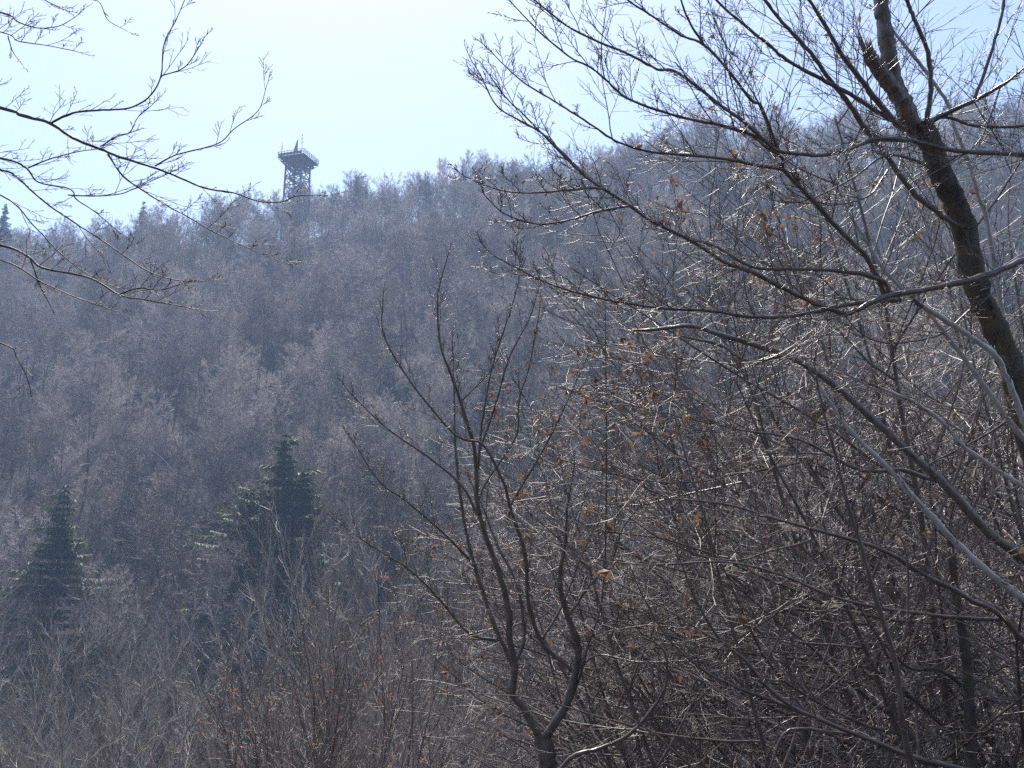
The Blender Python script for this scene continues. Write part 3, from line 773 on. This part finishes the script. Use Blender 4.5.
# --- the tree whose branches hang in from the edge
lx, ly = -5.6, 7.4
lt = empty('overhanging_tree', (lx, ly, hz(lx, ly)), 'bare tree whose dark branches hang across the white sky in front of the tower', 'tree')
top = at(-320, -260, 7.6)
tk = [(lx, ly, hz(lx, ly) - .3), (lx + .05, ly, 0.5), (lx - .05, ly + .05, 2.5), (lx, ly + .1, 4.2), (lx + .1, ly, 6.5)]
C = spline([(*p, r) for p, r in zip(tk, (.2, .17, .15, .13, .08))], 5)
tube_obj('trunk', [([tuple(v[:3]) for v in C], [float(v[3]) for v in C])], M_LIMB, lt, 12, .05, origin=lt.location)
trunk_px = -262
HANG = [
    ([(-262, 66), (-120, 84), (0, 108), (23, 116), (50, 123), (73, 138), (100, 149), (123, 158), (152, 167), (176, 176), (205, 188), (234, 193), (258, 201), (281, 202), (297, 196), (325, 195)], 7.4, 6.6, 9, 1.2, .1, .42),
    ([(51, 123), (73, 113), (103, 110), (129, 108), (149, 97), (161, 76), (164, 44), (176, 20), (188, -8)], 6.9, 6.7, 3.4, 1.2, .09, .36),
    ([(161, 76), (182, 69), (193, 57), (204, 38)], 6.7, 6.6, 2, 1, .09, .22),
    ([(100, 147), (117, 136), (130, 132), (138, 117), (152, 105)], 6.8, 6.8, 2, 1, .08, .25),
    ([(108, 154), (123, 176), (147, 193), (164, 204), (188, 217), (216, 233), (253, 250), (279, 261)], 6.8, 6.4, 3, 1, .1, .32),
    ([(155, 166), (176, 155), (217, 144), (234, 129), (258, 111), (266, 88)], 6.7, 6.5, 2.4, 1, .09, .3),
    ([(-262, 100), (-110, 140), (0, 158), (26, 168), (38, 182), (70, 189), (76, 199), (94, 211), (112, 226)], 7.4, 6.9, 7, 1.5, .09, .4),
    ([(28, 168), (47, 160), (76, 152), (98, 149)], 7.1, 6.9, 2.4, 1.2, .09, .25),
    ([(68, 195), (95, 196), (120, 194), (138, 187), (176, 170)], 7.0, 6.8, 2.4, 1, .09, .3),
    ([(-262, 120), (-100, 150), (0, 170), (15, 176), (41, 199), (66, 217), (106, 243), (146, 270), (176, 280), (202, 281)], 7.4, 6.6, 6, 1.2, .11, .36),
    ([(-262, 130), (-100, 165), (0, 195), (33, 225), (60, 253), (86, 273), (108, 284)], 7.4, 6.7, 5, 1.2, .12, .34),
    ([(-262, 190), (-100, 226), (0, 245), (27, 256), (43, 268), (90, 278), (120, 295), (146, 300), (186, 307)], 7.4, 6.6, 8, 1.5, .09, .34),
    ([(-262, 210), (-110, 240), (0, 260), (43, 283), (83, 300), (116, 311)], 7.4, 6.8, 5, 1.2, .12, .3),
    ([(120, 294), (140, 288), (160, 290), (182, 284)], 6.7, 6.6, 2.4, 1.2, .06, .26),
    ([(-262, 290), (-110, 320), (0, 343), (17, 359), (26, 375), (30, 388)], 7.4, 7.0, 5, 1.5, .12, .25),
    ([(-262, -20), (-100, -10), (0, 12), (18, 22), (38, 28), (59, 26), (74, 18)], 7.4, 6.8, 6, 1.2, .08, .36),
    ([(-262, 0), (-100, 15), (0, 32), (18, 41), (44, 45), (75, 51)], 7.4, 6.8, 5, 1.2, .08, .36),
    ([(8, 36), (13, 52), (22, 64)], 7.1, 7.0, 2, 1, .1, .2),
    ([(-262, -60), (-60, -25), (20, -10), (60, 8), (20, 60)][:4], 7.4, 6.9, 5, 1.5, .09, .4),
    ([(-262, -90), (-60, -50), (40, -22), (88, -2), (100, 3), (108, 20), (127, 31)], 7.4, 6.8, 5, 1, .12, .25),
    ([(30, 258), (36, 275), (42, 290), (50, 305)], 7.1, 7.1, 2.4, 1.2, .12, .18),
]
for k, (pts, d0, d1, w0, w1, ev, ln) in enumerate(HANG):
    rnd = random.Random(500 + k)
    poly = limb(pts, d0, d1, w0, w1, k + 50)
    if pts[0][0] < 0: poly = ([(lx + .02, ly, poly[0][0][2] - .25)] + poly[0][2:], [poly[1][0]] + poly[1][2:])
    f0 = 0.45 if pts[0][0] < 0 else 0.0
    build_limb(lt, poly, M_DARKTWIG, sprout(poly, ev * 1.1, ln * .3, ln * 1.7, rnd, HTW, ang=36, start=f0, upbias=.35, rmax=.0032), 7, tmat=M_DARKTWIG)

# --- the forked tree in the middle
cxp = at(549, 800, 13.0); cx, cyy = cxp[0], cxp[1]
ct = empty('forked_tree', (cx, cyy, hz(cx, cyy)), 'forked grey tree with many upright stems rising from the bottom of the glen edge', 'tree')
tr = limb([(550, 800), (548, 768), (546, 752), (541, 733)], 13, 13, 20, 17, k=.5)
tube_obj('trunk', [([(cx, cyy, hz(cx, cyy) - .3)] + tr[0], [.16] + tr[1])], M_BEECH, ct, 14, .05, origin=ct.location)
FL = []
FORK = [
    ([(543, 742), (531, 722), (521, 705), (512, 693), (515, 668), (510, 641), (508, 607), (498, 570), (484, 530), (477, 500), (475, 452), (461, 403), (451, 374), (441, 348), (438, 322), (438, 293), (446, 262)], 13, 12.4, 12, 1.6, .3, .9),
    ([(543, 742), (558, 718), (568, 701), (575, 675), (578, 660), (578, 644), (568, 617), (560, 584), (565, 544), (567, 510), (574, 470)], 13, 12.3, 14, 2, .28, .9),
    ([(514, 672), (508, 655), (494, 624), (478, 577), (464, 520), (456, 455), (454, 390), (452, 340)], 13, 13.2, 7, 1.6, .28, .8),
    ([(514, 665), (524, 637), (518, 587), (498, 547), (484, 510), (470, 480)], 13, 13.4, 6, 2, .3, .8),
    ([(574, 672), (560, 660), (541, 641), (528, 601), (525, 554), (511, 510), (503, 481), (483, 445), (457, 436), (422, 397), (399, 364), (383, 332), (383, 300)], 13, 12, 7, 1.5, .28, .8),
    ([(478, 470), (480, 442), (483, 416), (493, 364), (509, 315), (519, 280), (520, 255)], 12.7, 12.6, 4, 1.4, .28, .6),
    ([(478, 455), (496, 403), (509, 358), (529, 319), (538, 290)], 12.7, 12.3, 3.5, 1.4, .28, .6),
    ([(462, 400), (490, 371), (496, 346)], 12.6, 12.6, 2.4, 1.3, .25, .4),
    ([(478, 500), (487, 481), (516, 436), (519, 400), (529, 367), (537, 325), (540, 306)], 12.8, 12.6, 3.5, 1.4, .25, .6),
    ([(508, 520), (513, 501), (542, 452), (565, 406), (586, 360)], 12.8, 12.2, 3.5, 1.4, .25, .6),
    ([(478, 515), (461, 485), (431, 459), (392, 432), (370, 413), (348, 390)], 12.8, 12.1, 4, 1.4, .22, .7),
    ([(470, 560), (440, 530), (405, 500), (380, 482), (352, 440)], 13, 12.1, 4, 1.4, .22, .7),
    ([(500, 640), (470, 634), (440, 600), (410, 570), (370, 545), (335, 520)], 13, 12.0, 4, 1.4, .22, .8),
    ([(568, 617), (590, 585), (612, 560), (622, 530), (640, 505)], 12.9, 12.5, 4, 1.6, .22, .7),
    ([(577, 668), (600, 655), (640, 662), (700, 660)], 12.9, 12.0, 3, 1.4, .22, .7),
    ([(555, 721), (575, 690), (590, 640), (602, 600), (606, 520), (606, 390), (605, 300)], 12.9, 12.2, 3.5, 1.3, .4, .5),
    ([(541, 640), (560, 610), (580, 560), (596, 520), (604, 470)], 12.9, 13.3, 4, 1.5, .22, .7),
]
for k, (pts, d0, d1, w0, w1, ev, ln) in enumerate(FORK):
    rnd = random.Random(700 + k)
    poly = limb(pts, d0, d1, w0, w1, k + 90, k=.35)
    ftw = sprout(poly, ev * .7, ln * .3, ln * 1.3, rnd, start=.1, ang=38, upbias=.4, rmax=.006)
    build_limb(ct, poly, M_BEECH, ftw, 8)
    if k in (7, 8, 9, 13, 15):
        for q_, _ in ftw[1]:
            if rnd.random() < .3: FL.append(q_[-1])

V, Q = [], []
for q_ in FL: leaf_quads(V, Q, tuple(q_[c] - ct.location[c] for c in range(3)), R.uniform(.05, .085), R)
link('withered_leaves', mesh_from('withered_leaves', V, [np.array(Q)], M_LEAF, False), ct)

# --- leaning trunks that cross the thicket
def leaner(name, label, pts, d0, d1, w0, w1, mat, ev, ln, more=(), seed=0, group=None):
    p0 = at(pts[0][0], pts[0][1], d0); bx_, by_ = p0[0] + 0.5, p0[1] + 0.2
    e = empty(name, (bx_, by_, hz(bx_, by_)), label, 'tree', group)
    poly = limb(pts, d0, d1, w0, w1, seed, k=.46)
    poly2 = ([(bx_, by_, e.location[2] - .2)] + poly[0], [poly[1][0] * 1.2] + poly[1])
    rnd = random.Random(900 + seed)
    tr = tube_obj('trunk', [poly2], mat, e, 9, .05, origin=e.location)
    tw_ = sprout(poly, ev, ln * .25, ln, rnd, start=.1)
    V, Q = tubes_mixed([(tw_[0], 4), (sum(tw_[1:], []), 3)]); link('twigs', mesh_from('twigs', V - np.array(e.location), [Q], M_TWIG), tr)
    for i, (q, a, b, wa, wb) in enumerate(more):
        pl = limb(q, a, b, wa, wb, seed + i + 1, k=.42); build_limb(e, pl, mat, sprout(pl, ev, ln * .25, ln, rnd), 7)
    return e
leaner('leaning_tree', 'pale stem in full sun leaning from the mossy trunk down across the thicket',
       [(1130, 600), (1075, 495), (1024, 439), (999, 407), (976, 374), (947, 336), (923, 307), (888, 275), (865, 240), (850, 215), (838, 190)], 8.4, 8.8, 9, 3, M_PALE_SUNLIT, .25, .8,
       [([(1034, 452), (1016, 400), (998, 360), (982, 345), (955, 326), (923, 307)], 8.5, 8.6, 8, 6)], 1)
leaner('leaning_tree', 'broad grey trunk leaning across the thicket, thickest of the slanting trunks',
       [(1150, 660), (1070, 600), (1024, 558), (989, 533), (947, 487), (906, 450), (885, 430), (856, 404), (827, 380), (783, 354), (724, 336), (690, 326), (650, 330)], 10.8, 11.2, 14, 4, M_BEECH, .28, .9,
       [([(783, 354), (750, 362), (720, 345), (690, 338)], 11.5, 11.6, 6, 3), ([(940, 482), (900, 470), (860, 470), (800, 440), (740, 430)], 11.2, 10.8, 6, 2)], 2)
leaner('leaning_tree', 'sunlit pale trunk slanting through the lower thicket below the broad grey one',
       [(1120, 660), (1060, 620), (1024, 599), (972, 558), (923, 508), (890, 470), (850, 430), (815, 380)], 8.2, 9, 11, 3.5, M_PALE_SUNLIT, .25, .8, [], 3)
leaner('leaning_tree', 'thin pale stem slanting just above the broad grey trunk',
       [(1110, 540), (1024, 487), (968, 450), (941, 421), (911, 401), (880, 388)], 8.8, 9.4, 7, 3, M_PALE_SUNLIT, .22, .7, [], 4)
leaner('leaning_tree', 'thin white-lit stem standing behind the mossy trunk up to the sky',
       [(1015, 380), (998, 290), (988, 225), (976, 188), (967, 158), (955, 129), (947, 103), (929, 76), (911, 53), (888, 23), (870, -10)], 10.4, 10.4, 6, 3, M_PALE_SUNLIT, .25, .7, [], 5)
leaner('sapling', 'slender brown sapling with an upright stem in the middle of the thicket',
       [(918, 800), (912, 768), (902, 719), (894, 657), (877, 603), (863, 553), (848, 504), (834, 450), (822, 405), (815, 370)], 7.0, 7.2, 8, 2.4, M_LIMB, .3, .6,
       [([(895, 652), (906, 630), (908, 570), (902, 540), (892, 532)], 7.1, 7.2, 4, 2)], 6)
leaner('mossy_trunk_tree', 'dark upright trunk with yellow lichen low in the thicket',
       [(976, 860), (972, 768), (970, 715), (966, 657), (957, 600), (950, 540)], 11, 11, 14, 8, M_MOSSY, .3, .9,
       [([(968, 690), (940, 670), (910, 668), (880, 640)], 11, 10.4, 6, 2)], 7)
leaner('leaning_tree', 'dark limb stretching low and level across the thicket',
       [(1150, 690), (1040, 650), (1000, 615), (972, 600), (923, 574), (881, 549), (827, 533), (780, 520), (724, 504), (660, 498)], 9, 8.2, 8, 1.8, M_LIMB, .2, .8,
       [([(1010, 620), (931, 615), (848, 601), (778, 574), (724, 562), (650, 565), (600, 560)], 8.9, 8, 5, 1.5)], 8)
leaner('leaning_tree', 'dark limb sweeping low along the bottom of the thicket',
       [(1060, 840), (990, 780), (910, 756), (848, 731), (786, 706), (724, 682), (690, 660), (662, 630), (640, 590)], 8.5, 8.4, 8, 1.6, M_LIMB, .2, .8,
       [([(800, 712), (770, 690), (745, 660), (720, 640), (696, 600), (680, 560)], 8.4, 8.2, 6, 2), ([(850, 735), (790, 730), (770, 768)], 8.5, 8.3, 5, 3)], 9)
leaner('leaning_tree', 'thin bowed branch arching up at the edge of the forked tree',
       [(548, 790), (570, 758), (600, 748), (628, 735), (650, 712), (664, 690), (667, 670), (664, 650), (650, 640)], 8.0, 8.0, 5, 2.4, M_LIMB, .25, .5, [], 10)

# --- twiggy thicket of young beeches, some still holding brown leaves
TH = [dict(n=10, w=0.06, up=0.03, kids=17, start=0.2, ang=56, ratio=0.48, drop=0.45, rr=0.62, tip=0.2, rmin=0.011),
      dict(n=8, w=0.085, up=0.03, kids=9, start=0.12, ang=46, ratio=0.44, drop=0.4, rr=0.6, tip=0.3, rmin=0.0055, flat=0.6),
      dict(n=6, w=0.11, up=0.05, kids=6, start=0.15, ang=44, ratio=0.45, drop=0.4, rr=0.6, tip=0.4, rmin=0.0032, flat=0.5),
      dict(n=3, w=0.12, up=0.07, kids=0, ang=42, ratio=.4, tip=0.5, rmin=0.0022)]
def make_young(seed, h, lean, leaves, stems=1, mat=M_LIMB, lmat=M_LEAF, spread=1.0, tmat=M_TWIG, upright=False):
    rnd = random.Random(seed)
    out = [[], [], [], []]
    S = [dict(s) for s in TH]
    S[0]['ratio'] *= spread
    if upright:
        for q in S: q['ang'] = q['ang'] * .62; q['w'] = q['w'] * .75; q['up'] = q['up'] * 1.6
    if stems > 1: S[0]['kids'] = 10; S[0]['ang'] = 30; S[1]['up'] = .08; S[2]['up'] = .1
    for k in range(stems):
        a = rnd.uniform(0, 6.28); sp_ = 0.0 if stems == 1 else rnd.uniform(.1, .35)
        d = vnorm(lean + math.cos(a) * sp_, math.sin(a) * sp_ + rnd.gauss(0, .05), 1)
        grow(out, (math.cos(a) * .1 * (stems > 1), math.sin(a) * .1 * (stems > 1), -.2), d, h * rnd.uniform(.75, 1.05), h * (.0055 if stems == 1 else .0032), 0, S, rnd)
    V, Q = tubes(out[0], 7, .04); mt_ = mesh_from('trunk', V, [Q], mat)
    V, Q = tubes_mixed([(out[1], 6), (out[2], 5), (out[3], 4)]); mc_ = mesh_from('crown', V, [Q], tmat)
    ml = None
    if leaves:
        V, Q = [], []
        src = out[3] + out[2]; hold = [rnd.random() < 0.22 for _ in range(400)]
        for i in range(leaves):
            p, _ = src[rnd.randrange(len(src))]
            if not hold[(int(p[0][0] * 2) * 7 + int(p[0][1] * 2) * 13 + int(p[0][2] * 2) * 29) % 400]: continue
            leaf_quads(V, Q, p[-1], rnd.uniform(.04, .075), rnd)
        ml = mesh_from('withered_leaves', V, [np.array(Q)], lmat, False)
    return mt_, mc_, ml
YOUNG = [make_young(41, 7.0, -.28, 500), make_young(42, 8.0, -.2, 0, tmat=M_SUNLIT_TWIG), make_young(43, 6.0, -.35, 900), make_young(44, 7.5, .1, 300, spread=1.2),
         make_young(45, 5.5, 0.0, 0, 5, tmat=M_SUNLIT_TWIG, upright=True), make_young(46, 5.0, .05, 420, 4, lmat=M_RUST)]
def put_young(kind, px, d, label, group, s=1.0, rz=0.0, name='young_tree', cat='tree'):
    t, c, l = YOUNG[kind]
    q = at(px, 700, d); x, y = q[0], q[1]
    e = empty(name, (x, y, hz(x, y)), label, cat, group, rz); e.scale = (s, s, s)
    link('trunk' if cat == 'tree' else 'stems', t, e); link('crown' if cat == 'tree' else 'twigs', c, e)
    if l: link('withered_leaves', l, e)
    return e
TL = 'leaning young beech with a few brown leaves in the tangled thicket'
TG = 'young beeches tangled in the thicket'
HGT = [6.5, 7.6, 5.5, 7.2, 4.9, 4.6]
def reach(px, d, ptop, h):
    q = at(px, 700, d); return max(0.5, (at(px, ptop, d)[2] - hz(q[0], q[1])) / h)
rt = random.Random(64)
for i in range(54):
    px = 590 + 520 * (i + rt.random()) / 54; d = rt.uniform(10.5, 25); k = rt.choice((0, 1, 2, 3, 2, 0))
    if px < 650: d = max(d, 18)
    if px > 850: d = max(d, 12.5)
    top = float(np.interp(px, [560, 640, 720, 800, 900, 1000, 1100], [470, 370, 300, 240, 170, 60, 0])) + rt.uniform(-30, 170)
    if top < 140: k = 1
    put_young(k, px + 60, d, TL, TG, min(reach(px, d, top, HGT[k]), 2.2), rt.uniform(-.6, .6))
BL = 'bare many stemmed shrub with sunlit white twigs below the two spruces'
YOUNG.append(make_young(47, 8.0, .02, 0, mat=M_PALE_SUNLIT, tmat=M_SUNLIT_TWIG, spread=.8, upright=True)); HGT.append(7.8)
YOUNG.append(make_young(48, 7.6, .03, 0, upright=True)); HGT.append(7.4)
rb = random.Random(77)
for i in range(25):
    px = rb.uniform(-20, 470); d = rb.uniform(20, 58); k = rb.choice((4, 7, 7))
    low = 90 if (15 < px < 115 or 200 < px < 335) else 0
    if k == 4: put_young(4, px, d, BL, 'bare shrubs below the two spruces', reach(px, d, rb.uniform(560 + low, 770), HGT[4]), rb.uniform(0, 6.28), 'bare_shrub', 'shrub')
    else: put_young(k, px, d, 'slender bare young tree in the glen below the two spruces', 'slender young trees below the spruces', reach(px, d, rb.uniform(500 + low, 700), HGT[k]), rb.uniform(0, 6.28))
for i in range(34):
    px = rb.uniform(470, 1060); d = rb.uniform(20, 58); k = rb.choice((4, 1, 3))
    if k == 4: put_young(4, px, d, 'bare many stemmed shrub seen behind the thicket', 'bare shrubs behind the thicket', reach(px, d, rb.uniform(480, 680), HGT[4]), rb.uniform(0, 6.28), 'bare_shrub', 'shrub')
    else: put_young(k, px, d, 'slender bare young tree standing behind the tangled thicket', 'slender young trees behind the thicket', reach(px, d, rb.uniform(360, 620), HGT[k]), rb.uniform(0, 6.28))
for px, d, top in ((60, 19, 590), (165, 20, 620), (265, 21, 670), (330, 24, 640), (385, 19, 600), (135, 24, 555), (36, 30, 610), (96, 27, 640), (190, 33, 560), (232, 26, 650), (300, 22, 680), (352, 30, 560), (415, 25, 560), (448, 34, 500)):
    put_young(6, px, d, 'slender upright sapling with a pale sunlit stem low among the shrubs', 'pale stemmed saplings among the shrubs', reach(px, d, top, HGT[6]), rb.uniform(0, 6.28), 'sapling')
for px, d, s in ((345, 12.5, .95), (318, 15, 1.05), (285, 16, 1.0)):
    put_young(5, px, d, 'shrub still holding clusters of rust orange leaves', 'shrubs with rust orange leaves', s, rb.uniform(0, 6.28), 'leafy_shrub', 'shrub')

# ------------------------------------------------------------------ the hazy air
zlo = float(GZ.min()) - 1.0; zhi = max(float(GZ.max()) + 26, TZ + H + 7)
V = [(x, y, z) for z in (zlo, zhi) for (x, y) in ((-433, -153), (433, -153), (433, 623), (-433, 623))]
Q = np.array([(3, 2, 1, 0), (4, 5, 6, 7), (0, 1, 5, 4), (1, 2, 6, 5), (2, 3, 7, 6), (3, 0, 4, 7)])
hm = bpy.data.materials.new('haze'); hm.use_nodes = True
hn = hm.node_tree.nodes; hn.remove(hn['Principled BSDF'])
pv = hn.new('ShaderNodeVolumePrincipled')
pv.inputs['Color'].default_value = (0.46, 0.65, 1.0, 1); pv.inputs['Density'].default_value = 0.00075; pv.inputs['Anisotropy'].default_value = 0.1
hm.node_tree.links.new(pv.outputs[0], hn['Material Output'].inputs['Volume'])
hz_o = link('haze', mesh_from('haze', V, [Q], hm, False)); tag(hz_o, 'blue spring haze filling the air over the glen', 'haze', kind='stuff')
